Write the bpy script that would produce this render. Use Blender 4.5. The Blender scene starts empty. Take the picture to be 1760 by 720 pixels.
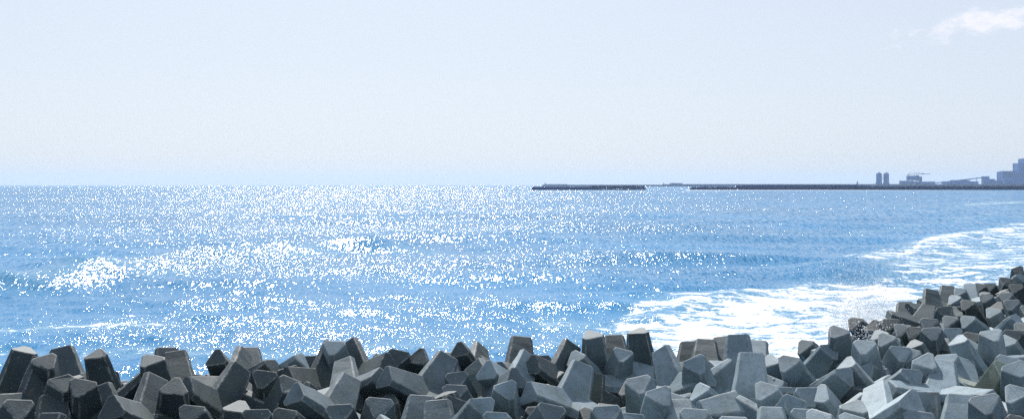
import bpy, bmesh, math, random
import numpy as np
from mathutils import Vector, Matrix
R = math.radians
S = bpy.context.scene
C = S.collection
rng = random.Random(7)
nr = np.random.RandomState(11)

# ------------------------------------------------------------------ camera
F = 1887.0                      # focal length in pixels of the 1760 px wide photograph
HOR = 317.6                     # row of the horizon
CAMZ = 8.0                      # eye height above the water, metres
PITCH = math.atan((360 - HOR) / F)
cd = bpy.data.cameras.new('camera'); cam = bpy.data.objects.new('camera', cd); C.objects.link(cam)
cd.sensor_width = 36; cd.lens = 36 * F / 1760
cd.clip_start = 0.5; cd.clip_end = 60000
cam.location = (0, 0, CAMZ); cam.rotation_euler = (R(90) - PITCH, 0, 0)
S.camera = cam

def ray(px, py):
    x, y = (px - 880) / F, (360 - py) / F
    return Vector((x, math.cos(PITCH) + y * math.sin(PITCH), -math.sin(PITCH) + y * math.cos(PITCH)))
def at(px, py, z):
    d = ray(px, py); t = (z - CAMZ) / d.z
    return Vector((d.x * t, d.y * t, z))
def at_y(px, py, y):
    d = ray(px, py); t = y / d.y
    return Vector((d.x * t, y, CAMZ + d.z * t))
def px_of(x, y, z):
    zc = y * math.cos(PITCH) - (z - CAMZ) * math.sin(PITCH)
    yc = y * math.sin(PITCH) + (z - CAMZ) * math.cos(PITCH)
    return 880 + F * x / zc, 360 - F * yc / zc

# ------------------------------------------------------------------ node helpers
def mat(name):
    m = bpy.data.materials.new(name); m.use_nodes = True
    nt = m.node_tree; nt.nodes.clear()
    out = nt.nodes.new('ShaderNodeOutputMaterial')
    return m, nt, out
def N(nt, t, ins=None, **kw):
    n = nt.nodes.new(t)
    for k, v in kw.items(): setattr(n, k, v)
    for k, v in (ins or {}).items():
        if isinstance(v, bpy.types.NodeSocket): nt.links.new(v, n.inputs[k])
        else: n.inputs[k].default_value = v
    return n
def math_(nt, op, a, b=None, c=None, clamp=False):
    n = nt.nodes.new('ShaderNodeMath'); n.operation = op; n.use_clamp = clamp
    for i, v in enumerate((a, b, c)):
        if v is None: continue
        if isinstance(v, bpy.types.NodeSocket): nt.links.new(v, n.inputs[i])
        else: n.inputs[i].default_value = v
    return n.outputs[0]
def mix(nt, f, a, b, blend='MIX'):
    n = nt.nodes.new('ShaderNodeMix'); n.data_type = 'RGBA'; n.blend_type = blend
    for k, v in ((0, f), (6, a), (7, b)):
        if isinstance(v, bpy.types.NodeSocket): nt.links.new(v, n.inputs[k])
        elif k == 0: n.inputs[0].default_value = v
        else: n.inputs[k].default_value = (*v, 1)
    return n.outputs[2]
def maprange(nt, v, a, b, c=0.0, d=1.0, smooth=False):
    n = nt.nodes.new('ShaderNodeMapRange'); n.interpolation_type = 'SMOOTHSTEP' if smooth else 'LINEAR'
    nt.links.new(v, n.inputs[0])
    for i, x in enumerate((a, b, c, d)):
        if isinstance(x, bpy.types.NodeSocket): nt.links.new(x, n.inputs[i + 1])
        else: n.inputs[i + 1].default_value = x
    return n.outputs[0]
def noise(nt, vec, scale, detail=4, rough=0.55, dist=0.0):
    n = N(nt, 'ShaderNodeTexNoise', {'Vector': vec, 'Scale': scale, 'Detail': detail, 'Roughness': rough, 'Distortion': dist})
    return n.outputs['Fac']
def mapping(nt, vec, scale=(1, 1, 1), rot=(0, 0, 0), loc=(0, 0, 0)):
    n = N(nt, 'ShaderNodeMapping', {'Vector': vec, 'Scale': scale, 'Rotation': rot, 'Location': loc})
    return n.outputs[0]

# ------------------------------------------------------------------ light and sky
SKYTINT = (1.44, 1.55, 1.74)
TILT = (3.4, 2.4)
SUN_EL, SUN_AZ = 41.0, -8.5     # azimuth measured from +Y towards +X
w = bpy.data.worlds.new('World'); S.world = w; w.use_nodes = True
nt = w.node_tree; nt.nodes.clear()
wo = nt.nodes.new('ShaderNodeOutputWorld')
sky = N(nt, 'ShaderNodeTexSky'); sky.sky_type = 'NISHITA'; sky.sun_disc = False
sky.sun_elevation = R(SUN_EL); sky.sun_rotation = R(SUN_AZ)
sky.altitude = 0; sky.air_density = 1.0; sky.dust_density = 1.2; sky.ozone_density = 2.5
tc = N(nt, 'ShaderNodeTexCoord')
# one small fair-weather cloud, low in the sky over the power station
d0 = ray(1700, 36).normalized()
az0 = math.atan2(d0.x, d0.y); el0 = math.asin(d0.z)
sep = N(nt, 'ShaderNodeSeparateXYZ', {0: tc.outputs['Generated']})
azn = math_(nt, 'ARCTAN2', sep.outputs[0], sep.outputs[1])
eln = math_(nt, 'ARCSINE', sep.outputs[2])
da = math_(nt, 'SUBTRACT', azn, az0); de = math_(nt, 'SUBTRACT', eln, el0)
# the cloud slants gently: higher to the right
de2 = math_(nt, 'SUBTRACT', de, math_(nt, 'MULTIPLY', da, 0.16))
rr = math_(nt, 'SQRT', math_(nt, 'ADD', math_(nt, 'POWER', math_(nt, 'DIVIDE', da, 0.070), 2.0), math_(nt, 'POWER', math_(nt, 'DIVIDE', de2, 0.0105), 2.0)))
cn = noise(nt, mapping(nt, tc.outputs['Generated'], (38, 38, 75)), 1.0, 7, 0.62)
cm = math_(nt, 'SUBTRACT', math_(nt, 'ADD', 0.72, math_(nt, 'MULTIPLY', math_(nt, 'SUBTRACT', cn, 0.5), 2.6)), math_(nt, 'MULTIPLY', rr, 0.62))
cm = maprange(nt, cm, 0.0, 0.8, 0.0, 0.62, True)
# thin high haze evens the sky out and takes the yellow from the horizon
skycol = N(nt, 'ShaderNodeGamma', {'Color': sky.outputs[0], 'Gamma': 0.55}).outputs[0]
skycol = mix(nt, 1.0, skycol, SKYTINT, 'MULTIPLY')
skycol = mix(nt, 0.55, skycol, (5.32, 5.68, 6.25))
skym = mix(nt, cm, skycol, (7.4, 7.0, 7.3))
bg = N(nt, 'ShaderNodeBackground', {'Color': skym, 'Strength': 0.12})
nt.links.new(bg.outputs[0], wo.inputs[0])

sl = bpy.data.lights.new('sun', 'SUN'); so = bpy.data.objects.new('sun', sl); C.objects.link(so)
sl.energy = 5.0; sl.angle = R(0.53); sl.color = (1.0, 0.98, 0.95)
sd = Vector((math.sin(R(SUN_AZ)) * math.cos(R(SUN_EL)), math.cos(R(SUN_AZ)) * math.cos(R(SUN_EL)), math.sin(R(SUN_EL))))
so.rotation_euler = sd.to_track_quat('Z', 'Y').to_euler()
so.location = (0, 0, 60)

# ------------------------------------------------------------------ object helpers
def tag(o, label=None, cat=None, group=None, kind=None):
    for k, v in (('label', label), ('category', cat), ('group', group), ('kind', kind)):
        if v: o[k] = v
    return o
def link(name, me, parent=None, loc=None):
    o = bpy.data.objects.new(name, me); C.objects.link(o)
    if parent is not None: o.parent = parent
    if loc is not None: o.location = loc
    return o
def empty(name, loc, label, cat, group=None, rz=0):
    o = bpy.data.objects.new(name, None); C.objects.link(o); o.location = loc; o.rotation_euler.z = rz
    return tag(o, label, cat, group)
def mesh_np(name, co, quads, m=None):
    me = bpy.data.meshes.new(name)
    me.vertices.add(len(co)); me.vertices.foreach_set('co', co.astype(np.float32).ravel())
    k = quads.shape[1]
    me.loops.add(quads.size); me.loops.foreach_set('vertex_index', quads.astype(np.int32).ravel())
    me.polygons.add(len(quads)); me.polygons.foreach_set('loop_start', np.arange(0, quads.size, k, dtype=np.int32))
    me.update(calc_edges=True)
    if m: me.materials.append(m)
    return me
class MB:
    def __init__(s): s.bm = bmesh.new()
    def box(s, c, size, rz=0.0, taper=1.0, M=None):
        vs = []
        for k in (0, 1):
            f = taper if k else 1.0
            for sx, sy in ((-1, -1), (1, -1), (1, 1), (-1, 1)):
                v = Vector((sx * size[0] / 2 * f, sy * size[1] / 2 * f, (k - .5) * size[2]))
                if M is not None: v = M @ v
                else: v = Matrix.Rotation(rz, 3, 'Z') @ v
                vs.append(s.bm.verts.new(v + Vector(c)))
        for f in ((0, 3, 2, 1), (4, 5, 6, 7), (0, 1, 5, 4), (1, 2, 6, 5), (2, 3, 7, 6), (3, 0, 4, 7)):
            s.bm.faces.new([vs[i] for i in f])
        return s
    def bar(s, a, b, wdt, hgt=None):
        a, b = Vector(a), Vector(b); d = b - a; q = d.to_track_quat('Z', 'X').to_matrix()
        return s.box((a + b) / 2, (hgt or wdt, wdt, d.length), M=q)
    def cyl(s, c, r, h, r2=None, n=20):
        r2 = r if r2 is None else r2; lo, hi = [], []
        for i in range(n):
            a = 2 * math.pi * i / n
            lo.append(s.bm.verts.new((c[0] + r * math.cos(a), c[1] + r * math.sin(a), c[2])))
            hi.append(s.bm.verts.new((c[0] + r2 * math.cos(a), c[1] + r2 * math.sin(a), c[2] + h)))
        for i in range(n):
            j = (i + 1) % n; s.bm.faces.new((lo[i], lo[j], hi[j], hi[i]))
        s.bm.faces.new(lo[::-1]); s.bm.faces.new(hi)
        return s
    def build(s, name, m, parent=None):
        me = bpy.data.meshes.new(name); s.bm.to_mesh(me); s.bm.free(); me.materials.append(m)
        return link(name, me, parent)

# ------------------------------------------------------------------ concrete block material
m_conc, nt, out = mat('weathered_concrete')
tc = N(nt, 'ShaderNodeTexCoord'); oi = N(nt, 'ShaderNodeObjectInfo'); geo = N(nt, 'ShaderNodeNewGeometry')
off = math_(nt, 'MULTIPLY', oi.outputs['Random'], 50.0)
offv = N(nt, 'ShaderNodeCombineXYZ', {0: off, 1: off, 2: off}).outputs[0]
P = N(nt, 'ShaderNodeVectorMath', {0: tc.outputs['Object'], 1: offv}, operation='ADD').outputs[0]
n1 = noise(nt, P, 1.1, 5, 0.6); n2 = noise(nt, P, 6.0, 5, 0.65); n3 = noise(nt, P, 38.0, 3, 0.7)
base = mix(nt, 1.0, oi.outputs['Color'], mix(nt, maprange(nt, n1, 0.3, 0.7), (0.70, 0.73, 0.75), (1.22, 1.20, 1.18)), 'MULTIPLY')
base = mix(nt, 1.0, base, mix(nt, maprange(nt, n2, 0.3, 0.72), (0.95, 0.95, 0.95), (1.04, 1.04, 1.04)), 'MULTIPLY')
base = mix(nt, 1.0, base, mix(nt, maprange(nt, n3, 0.35, 0.7), (0.74, 0.75, 0.76), (1.16, 1.16, 1.16)), 'MULTIPLY')
# green growth low down and in patches
sp = N(nt, 'ShaderNodeSeparateXYZ', {0: geo.outputs['Position']})
ng = noise(nt, P, 1.7, 6, 0.65)
alg = math_(nt, 'MULTIPLY', maprange(nt, ng, 0.44, 0.62, 0, 1, True), maprange(nt, sp.outputs[2], 3.0, 1.3, 0.15, 0.95))
base = mix(nt, alg, base, mix(nt, 0.55, base, (0.075, 0.10, 0.05)))
# rough patches where the skin of the concrete has gone, and a few rust marks
pn = noise(nt, P, 3.3, 7, 0.72)
base = mix(nt, maprange(nt, pn, 0.56, 0.63, 0, 0.55, True), base, mix(nt, 1.0, base, (0.62, 0.63, 0.62), 'MULTIPLY'))
rn = noise(nt, mapping(nt, P, (1, 1, 0.5)), 2.1, 6, 0.6)
base = mix(nt, maprange(nt, rn, 0.66, 0.74, 0, 0.4, True), base, (0.16, 0.10, 0.06))
# run-down streaks
st = noise(nt, mapping(nt, geo.outputs['Position'], (3.2, 3.2, 0.35)), 1.6, 5, 0.6)
base = mix(nt, maprange(nt, st, 0.55, 0.72, 0, 0.5, True), base, mix(nt, 1.0, base, (0.5, 0.52, 0.55), 'MULTIPLY'))
# formwork seams: thin dark lines where the mould panels met
so_ = N(nt, 'ShaderNodeSeparateXYZ', {0: tc.outputs['Object']})
def seam(v, width=0.014):
    return maprange(nt, math_(nt, 'ABSOLUTE', v), width * 0.4, width, 1, 0)
sa = seam(math_(nt, 'ADD', so_.outputs[0], so_.outputs[1])); sb = seam(math_(nt, 'SUBTRACT', so_.outputs[0], so_.outputs[1]))
pick = maprange(nt, oi.outputs['Random'], 0.49, 0.51)
sm = math_(nt, 'ADD', math_(nt, 'MULTIPLY', sa, pick), math_(nt, 'MULTIPLY', sb, math_(nt, 'SUBTRACT', 1.0, pick)))
sm = math_(nt, 'MULTIPLY', sm, math_(nt, 'MULTIPLY', maprange(nt, n2, 0.42, 0.6, 0.0, 0.7), maprange(nt, n1, 0.42, 0.55)))
base = mix(nt, sm, base, mix(nt, 1.0, base, (0.4, 0.4, 0.42), 'MULTIPLY'))
lich = maprange(nt, noise(nt, P, 14.0, 4, 0.7), 0.62, 0.70, 0, 0.4, True)
base = mix(nt, lich, base, (0.42, 0.43, 0.40))
# rubbed, paler edges
bev = N(nt, 'ShaderNodeAttribute', attribute_name='rim')
base = mix(nt, math_(nt, 'MULTIPLY', bev.outputs['Fac'], maprange(nt, n2, 0.4, 0.62, 0.0, 0.55)), base, (0.36, 0.355, 0.34))
# pits
vor = N(nt, 'ShaderNodeTexVoronoi', {'Vector': P, 'Scale': 11.0}); pit = maprange(nt, vor.outputs['Distance'], 0.05, 0.16, 1, 0)
pit = math_(nt, 'MULTIPLY', pit, maprange(nt, n1, 0.45, 0.6))
base = mix(nt, math_(nt, 'MULTIPLY', pit, 0.6), base, (0.05, 0.05, 0.05))
hgt = math_(nt, 'SUBTRACT', math_(nt, 'ADD', math_(nt, 'MULTIPLY', n2, 0.014), math_(nt, 'MULTIPLY', n3, 0.008)), math_(nt, 'ADD', math_(nt, 'MULTIPLY', sm, 0.012), math_(nt, 'MULTIPLY', pit, 0.02)))
bp = N(nt, 'ShaderNodeBump', {'Height': hgt, 'Strength': 0.45, 'Distance': 1.0})
bs = N(nt, 'ShaderNodeBsdfPrincipled', {'Base Color': base, 'Roughness': 0.66, 'Normal': bp.outputs[0]})
bs.inputs['Specular IOR Level'].default_value = 0.35
nt.links.new(bs.outputs[0], out.inputs[0])

def plain(name, col, rough=0.8, var=0.25, scale=0.2):
    m, nt, out = mat(name)
    tc = N(nt, 'ShaderNodeTexCoord')
    n = noise(nt, tc.outputs['Object'], scale, 4, 0.6)
    c = mix(nt, maprange(nt, n, 0.3, 0.7), tuple(x * (1 - var) for x in col), tuple(x * (1 + var) for x in col))
    b = N(nt, 'ShaderNodeBsdfPrincipled', {'Base Color': c, 'Roughness': rough})
    nt.links.new(b.outputs[0], out.inputs[0])
    return m
m_far = plain('far_concrete_haze_blue', (0.018, 0.042, 0.15), scale=0.05)  # distant haze blue is mixed into the concrete colour
m_armour = plain('far_armour_haze_blue', (0.014, 0.032, 0.12), var=0.6, scale=0.3)  # navy cast of the air put into the block colour
m_steel = plain('steel_haze_blue', (0.014, 0.056, 0.23), 0.6, scale=0.1)  # blue of the intervening haze painted into the steel, not its own paint
m_clad = plain('cladding_haze_blue', (0.016, 0.072, 0.28), 0.7, scale=0.05)  # harbour walls carry the blue of the haze in their base colour
m_dark = plain('dark_opening', (0.03, 0.035, 0.045), 0.5)
m_redw = plain('warning_red', (0.35, 0.08, 0.06), 0.6)
m_rock = plain('rubble_rock', (0.05, 0.055, 0.06), 0.95, 0.5, 1.5)

# ------------------------------------------------------------------ wave-breaking blocks
ARM = 1.54
TD = [Vector(v).normalized() for v in ((1, 1, 1), (1, -1, -1), (-1, 1, -1), (-1, -1, 1))]
def block_mesh(seed):
    r = random.Random(seed)
    bm = bmesh.new()
    a0, a1, L = 0.256 * ARM * r.uniform(.97, 1.05), 0.156 * ARM * r.uniform(.96, 1.08), ARM
    for i, d in enumerate(TD):
        ns = []
        for k, e in enumerate(TD):
            if k == i: continue
            p = (e - d * e.dot(d)).normalized()
            ns.append((math.atan2(p.dot(d.orthogonal().normalized().cross(d)), p.dot(d.orthogonal().normalized())), p, 1.45))
            ns.append((math.atan2(-p.dot(d.orthogonal().normalized().cross(d)), -p.dot(d.orthogonal().normalized())), -p, 1.0))
        ns.sort(key=lambda t: t[0])
        def ring(s, a, z):
            out = []
            for q in range(6):
                (_, p, f), (_, p2, f2) = ns[q], ns[(q + 1) % 6]
                # corner: x.p = a*f, x.p2 = a*f2, in the plane across the arm
                c = p.dot(p2); det = 1 - c * c
                al = (a * f - a * f2 * c) / det; be = (a * f2 - a * f * c) / det
                out.append(p * al + p2 * be + d * z)
            return out
        tmp = bmesh.new()
        rings = []
        zs = [0.0] + [L * t for t in (0.4, 0.6, 0.8, 1.0)]
        for z in zs:
            t = z / L
            a = a0 + (a1 - a0) * t
            rings.append([tmp.verts.new(v + Vector((r.gauss(0, .006), r.gauss(0, .006), r.gauss(0, .006)))) for v in ring(0, a, z)])
        for A, B in zip(rings, rings[1:]):
            for q in range(6):
                tmp.faces.new((A[q], A[(q + 1) % 6], B[(q + 1) % 6], B[q]))
        tmp.faces.new(rings[0][::-1]); tmp.faces.new(rings[-1])
        bmesh.ops.recalc_face_normals(tmp, faces=tmp.faces)
        es = [e for e in tmp.edges if len(e.link_faces) == 2 and e.calc_face_angle(0) > 0.3 and max(v.co.dot(d) for v in e.verts) > 0.05]
        bmesh.ops.bevel(tmp, geom=es, offset=0.032 * r.uniform(.8, 1.3), segments=2, profile=0.6, affect='EDGES')
        me = bpy.data.meshes.new('tmp'); tmp.to_mesh(me); tmp.free()
        bm.from_mesh(me); bpy.data.meshes.remove(me)
    bmesh.ops.recalc_face_normals(bm, faces=bm.faces)
    lay = bm.faces.layers.float.new('rim')
    for f in bm.faces:
        f[lay] = 1.0 if min(e.calc_length() for e in f.edges) < 0.06 and f.calc_area() < 0.08 else 0.0
    me = bpy.data.meshes.new('wave_block'); bm.to_mesh(me); bm.free()
    me.materials.append(m_conc)
    return me
BM = [block_mesh(s) for s in range(6)]
TA = np.array([list(d) for d in TD])

def rots(q):
    q = q / np.linalg.norm(q, axis=1, keepdims=True)
    w_, x, y, z = q.T
    return np.stack([1 - 2 * (y * y + z * z), 2 * (x * y - z * w_), 2 * (x * z + y * w_), 2 * (x * y + z * w_), 1 - 2 * (x * x + z * z), 2 * (y * z - x * w_),
                     2 * (x * z - y * w_), 2 * (y * z + x * w_), 1 - 2 * (x * x + y * y)], -1).reshape(-1, 3, 3)
def fit(uv, lean, right, deep, seed):
    """resting pose of one block: its seen arms go where they were measured, its other arms stay low"""
    r = np.random.RandomState(seed)
    B = np.array([list(right), [0, 0, 1], list(deep)])          # rows: across, up, away
    px_, pz_ = r.uniform(-.95, .95), r.choice([-.5, .1, .95])
    def cost(Q):
        Rm = rots(Q); D = np.einsum('bi,nij,kj->nkb', B, Rm, TA)  # n x arm x (across, up, away)
        c = np.zeros(len(Q)); k = len(uv)
        for i, ((u_, v_), l) in enumerate(zip(uv, lean)):
            c += 5 * ((D[:, i, 0] - u_) ** 2 + (D[:, i, 1] - v_) ** 2)
            want = 0.0 - l * 0.38
            c += 0.7 * (D[:, i, 2] - want) ** 2
        vm = max(v for _, v in uv)
        for i in range(k, 4):
            c += 5 * np.maximum(0, D[:, i, 1] - max(vm, .2) + .35) ** 2 + 0.25 * np.maximum(0, D[:, i, 1] + .2) 
        for i in range(4): c += 6.0 * np.maximum(0, -D[:, i, 2] - .56) ** 2
        c += 0.7 * (D[:, k, 0] - px_) ** 2 + 0.5 * (D[:, k, 2] - pz_) ** 2
        return c
    Q = r.normal(0, 1, (900, 4)); c = cost(Q); best = Q[np.argsort(c)[:6]]; best /= np.linalg.norm(best, axis=1, keepdims=True)
    for s_ in (.15, .06):
        Q = np.concatenate([best] + [best + r.normal(0, s_, best.shape) for _ in range(30)]); c = cost(Q); best = Q[np.argsort(c)[:4]]
        best /= np.linalg.norm(best, axis=1, keepdims=True)
    return Matrix(rots(best[:1])[0].tolist())

placed = []
GROUP = 'grey concrete wave-breaking blocks piled along the shore'
def put(hub, rot, tone, name='wave_breaking_block', scale=1.0, tipz=None):
    o = bpy.data.objects.new(name, BM[len(placed) % 6]); C.objects.link(o)
    o.location = hub; o.rotation_euler = rot.to_euler(); o.scale = (scale,) * 3
    o.color = (tone[0], tone[1], tone[2], 1)
    placed.append(o)
    return o
#@@BLOCKS
# hub pixel, arm tips as (pixel x, pixel y, lean: + towards the viewer, - away), tone
Bk = [
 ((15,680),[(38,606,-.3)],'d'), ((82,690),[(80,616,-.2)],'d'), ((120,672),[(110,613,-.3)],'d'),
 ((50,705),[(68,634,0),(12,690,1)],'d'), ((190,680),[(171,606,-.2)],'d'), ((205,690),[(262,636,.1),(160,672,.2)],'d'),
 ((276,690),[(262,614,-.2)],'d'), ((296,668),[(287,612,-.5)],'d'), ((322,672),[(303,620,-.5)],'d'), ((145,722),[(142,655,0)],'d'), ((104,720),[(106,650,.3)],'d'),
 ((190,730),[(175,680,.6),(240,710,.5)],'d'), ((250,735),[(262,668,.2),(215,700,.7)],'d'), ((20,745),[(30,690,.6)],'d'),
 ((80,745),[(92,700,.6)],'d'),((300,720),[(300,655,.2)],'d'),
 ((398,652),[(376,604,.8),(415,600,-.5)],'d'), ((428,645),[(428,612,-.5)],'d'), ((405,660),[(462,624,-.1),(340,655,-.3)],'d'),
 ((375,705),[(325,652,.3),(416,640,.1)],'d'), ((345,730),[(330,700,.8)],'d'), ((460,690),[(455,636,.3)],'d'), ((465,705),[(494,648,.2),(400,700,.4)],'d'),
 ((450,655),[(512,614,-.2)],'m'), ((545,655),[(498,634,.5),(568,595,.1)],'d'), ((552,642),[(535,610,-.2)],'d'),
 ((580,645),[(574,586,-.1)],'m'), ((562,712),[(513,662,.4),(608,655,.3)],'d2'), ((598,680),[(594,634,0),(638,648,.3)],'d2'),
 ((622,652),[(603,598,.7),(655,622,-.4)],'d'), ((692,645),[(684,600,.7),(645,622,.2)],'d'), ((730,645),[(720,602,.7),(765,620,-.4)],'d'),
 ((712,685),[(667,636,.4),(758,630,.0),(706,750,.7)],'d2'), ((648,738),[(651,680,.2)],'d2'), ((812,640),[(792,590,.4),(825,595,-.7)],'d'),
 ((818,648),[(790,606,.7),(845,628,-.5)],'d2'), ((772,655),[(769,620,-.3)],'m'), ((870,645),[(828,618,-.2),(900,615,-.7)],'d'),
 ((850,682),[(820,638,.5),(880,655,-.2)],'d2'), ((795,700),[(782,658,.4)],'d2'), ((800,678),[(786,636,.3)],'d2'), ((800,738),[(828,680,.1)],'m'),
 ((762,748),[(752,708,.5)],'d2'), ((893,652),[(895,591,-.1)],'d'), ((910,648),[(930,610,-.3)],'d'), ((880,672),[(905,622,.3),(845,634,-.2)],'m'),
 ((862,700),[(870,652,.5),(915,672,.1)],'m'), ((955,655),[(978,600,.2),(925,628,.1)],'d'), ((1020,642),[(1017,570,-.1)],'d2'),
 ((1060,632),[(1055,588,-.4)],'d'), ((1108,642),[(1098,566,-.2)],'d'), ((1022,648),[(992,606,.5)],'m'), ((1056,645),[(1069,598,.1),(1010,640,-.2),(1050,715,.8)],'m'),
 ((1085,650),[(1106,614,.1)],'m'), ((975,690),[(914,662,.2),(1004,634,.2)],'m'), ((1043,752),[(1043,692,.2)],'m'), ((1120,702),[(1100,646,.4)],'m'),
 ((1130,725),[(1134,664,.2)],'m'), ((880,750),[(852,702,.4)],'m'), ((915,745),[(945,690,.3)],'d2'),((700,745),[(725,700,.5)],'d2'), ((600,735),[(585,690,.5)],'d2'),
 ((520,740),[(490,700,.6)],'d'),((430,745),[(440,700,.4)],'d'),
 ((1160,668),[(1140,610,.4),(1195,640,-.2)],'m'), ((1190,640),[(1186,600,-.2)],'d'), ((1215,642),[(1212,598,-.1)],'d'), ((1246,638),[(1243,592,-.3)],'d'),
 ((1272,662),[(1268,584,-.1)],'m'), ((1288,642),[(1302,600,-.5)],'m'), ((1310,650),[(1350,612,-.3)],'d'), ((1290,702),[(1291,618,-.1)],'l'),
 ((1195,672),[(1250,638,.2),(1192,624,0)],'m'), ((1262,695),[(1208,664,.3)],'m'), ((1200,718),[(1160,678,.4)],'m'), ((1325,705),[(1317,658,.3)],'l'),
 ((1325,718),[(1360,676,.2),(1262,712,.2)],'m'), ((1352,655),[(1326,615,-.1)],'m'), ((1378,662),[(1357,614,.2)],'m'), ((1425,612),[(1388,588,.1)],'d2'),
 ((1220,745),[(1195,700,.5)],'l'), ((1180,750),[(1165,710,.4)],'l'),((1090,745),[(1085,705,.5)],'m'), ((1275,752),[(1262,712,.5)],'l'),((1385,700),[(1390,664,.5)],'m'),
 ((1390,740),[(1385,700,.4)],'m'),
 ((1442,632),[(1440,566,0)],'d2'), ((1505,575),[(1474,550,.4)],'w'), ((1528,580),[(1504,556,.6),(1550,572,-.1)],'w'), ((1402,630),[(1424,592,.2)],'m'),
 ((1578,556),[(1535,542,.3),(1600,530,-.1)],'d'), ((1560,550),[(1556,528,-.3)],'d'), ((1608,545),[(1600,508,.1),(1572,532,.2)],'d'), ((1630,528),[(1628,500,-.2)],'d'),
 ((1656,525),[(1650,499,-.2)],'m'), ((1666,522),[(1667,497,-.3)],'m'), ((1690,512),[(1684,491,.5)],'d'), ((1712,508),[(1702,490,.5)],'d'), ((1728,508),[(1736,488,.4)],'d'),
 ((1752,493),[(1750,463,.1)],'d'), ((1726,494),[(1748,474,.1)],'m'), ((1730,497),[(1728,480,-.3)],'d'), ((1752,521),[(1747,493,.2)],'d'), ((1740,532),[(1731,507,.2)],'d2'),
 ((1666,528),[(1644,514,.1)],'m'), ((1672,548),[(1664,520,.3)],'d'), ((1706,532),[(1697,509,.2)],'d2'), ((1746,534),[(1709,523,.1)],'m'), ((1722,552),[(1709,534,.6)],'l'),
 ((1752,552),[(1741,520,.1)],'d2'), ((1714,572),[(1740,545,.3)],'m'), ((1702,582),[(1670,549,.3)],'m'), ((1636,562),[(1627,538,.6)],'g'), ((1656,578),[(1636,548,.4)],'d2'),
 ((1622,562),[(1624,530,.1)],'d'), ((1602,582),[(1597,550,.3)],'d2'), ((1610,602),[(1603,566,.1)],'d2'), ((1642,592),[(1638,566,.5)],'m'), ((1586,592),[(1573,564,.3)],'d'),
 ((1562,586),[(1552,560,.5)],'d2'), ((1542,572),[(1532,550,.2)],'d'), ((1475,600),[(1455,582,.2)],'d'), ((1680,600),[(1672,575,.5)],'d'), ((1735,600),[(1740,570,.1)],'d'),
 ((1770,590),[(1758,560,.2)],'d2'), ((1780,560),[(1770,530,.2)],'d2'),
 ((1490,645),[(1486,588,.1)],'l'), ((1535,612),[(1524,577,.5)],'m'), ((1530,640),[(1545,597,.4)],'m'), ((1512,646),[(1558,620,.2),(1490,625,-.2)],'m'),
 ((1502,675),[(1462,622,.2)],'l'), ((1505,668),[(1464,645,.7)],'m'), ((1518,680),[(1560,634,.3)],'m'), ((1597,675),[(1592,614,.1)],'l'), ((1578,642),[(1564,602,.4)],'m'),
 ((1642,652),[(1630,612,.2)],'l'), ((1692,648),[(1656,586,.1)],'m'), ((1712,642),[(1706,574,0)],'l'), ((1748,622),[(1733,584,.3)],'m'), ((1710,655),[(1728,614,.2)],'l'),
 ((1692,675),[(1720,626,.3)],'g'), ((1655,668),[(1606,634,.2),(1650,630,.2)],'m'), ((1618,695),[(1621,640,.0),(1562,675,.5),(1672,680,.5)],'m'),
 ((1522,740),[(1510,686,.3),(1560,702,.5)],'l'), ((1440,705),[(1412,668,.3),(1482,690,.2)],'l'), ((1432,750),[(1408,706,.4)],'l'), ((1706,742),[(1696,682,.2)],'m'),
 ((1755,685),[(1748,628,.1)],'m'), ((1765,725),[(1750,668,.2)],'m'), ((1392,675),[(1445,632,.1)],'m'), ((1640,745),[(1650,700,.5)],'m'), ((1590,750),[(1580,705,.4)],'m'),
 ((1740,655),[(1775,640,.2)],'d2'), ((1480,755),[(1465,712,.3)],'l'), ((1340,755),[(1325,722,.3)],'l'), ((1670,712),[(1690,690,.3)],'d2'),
]
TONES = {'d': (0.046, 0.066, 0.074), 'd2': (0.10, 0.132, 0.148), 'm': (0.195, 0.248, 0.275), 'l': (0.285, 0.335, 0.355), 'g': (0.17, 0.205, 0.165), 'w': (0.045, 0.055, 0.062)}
ZH = 2.0
def add_block(spec, idx):
    (hx, hy), tips, tone = spec
    hz = ZH
    H = at(hx, hy, hz); dist = H.length
    rpx = ARM * F / math.hypot(H.x, H.y)
    a = math.atan2(H.x, H.y)
    right = Vector((math.cos(a), -math.sin(a), 0)); deep = Vector((math.sin(a), math.cos(a), 0)); up = Vector((0, 0, 1))
    uv, ln = [], []
    for tx, ty, wv in tips:
        u, v = (tx - hx) / rpx, (hy - ty) / rpx
        l = math.hypot(u, v); k = min(0.86, 0.96 / max(l, 1e-6))
        uv.append((u * k, v * k)); ln.append(wv if hy < 733 else 0.1)
    rot = fit(uv, ln, right, deep, idx * 13 + 5)
    # keep the measured arm tip where it was seen: slide the hub sideways and up or down
    t0 = rot @ TD[0] * ARM
    tx, ty, _ = tips[0]; ty += 7 * rpx / 90
    sc = F / math.hypot(H.x, H.y)
    du = (tx - hx) / sc - t0.dot(right); dv = (hy - ty) / sc - (t0.z + 0.0)
    f = 0.93
    du = (tx - hx) / sc - t0.dot(right) * f; dv = (hy - ty) / sc - t0.z * f
    loc = H + right * max(-1.1, min(1.1, du)) + up * max(-.7, min(.7, dv))
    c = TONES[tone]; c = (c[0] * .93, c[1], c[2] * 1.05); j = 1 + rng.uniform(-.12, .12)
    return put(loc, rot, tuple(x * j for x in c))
for i, sp_ in enumerate(Bk): add_block(sp_, i)
n_hand = len(placed)

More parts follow.
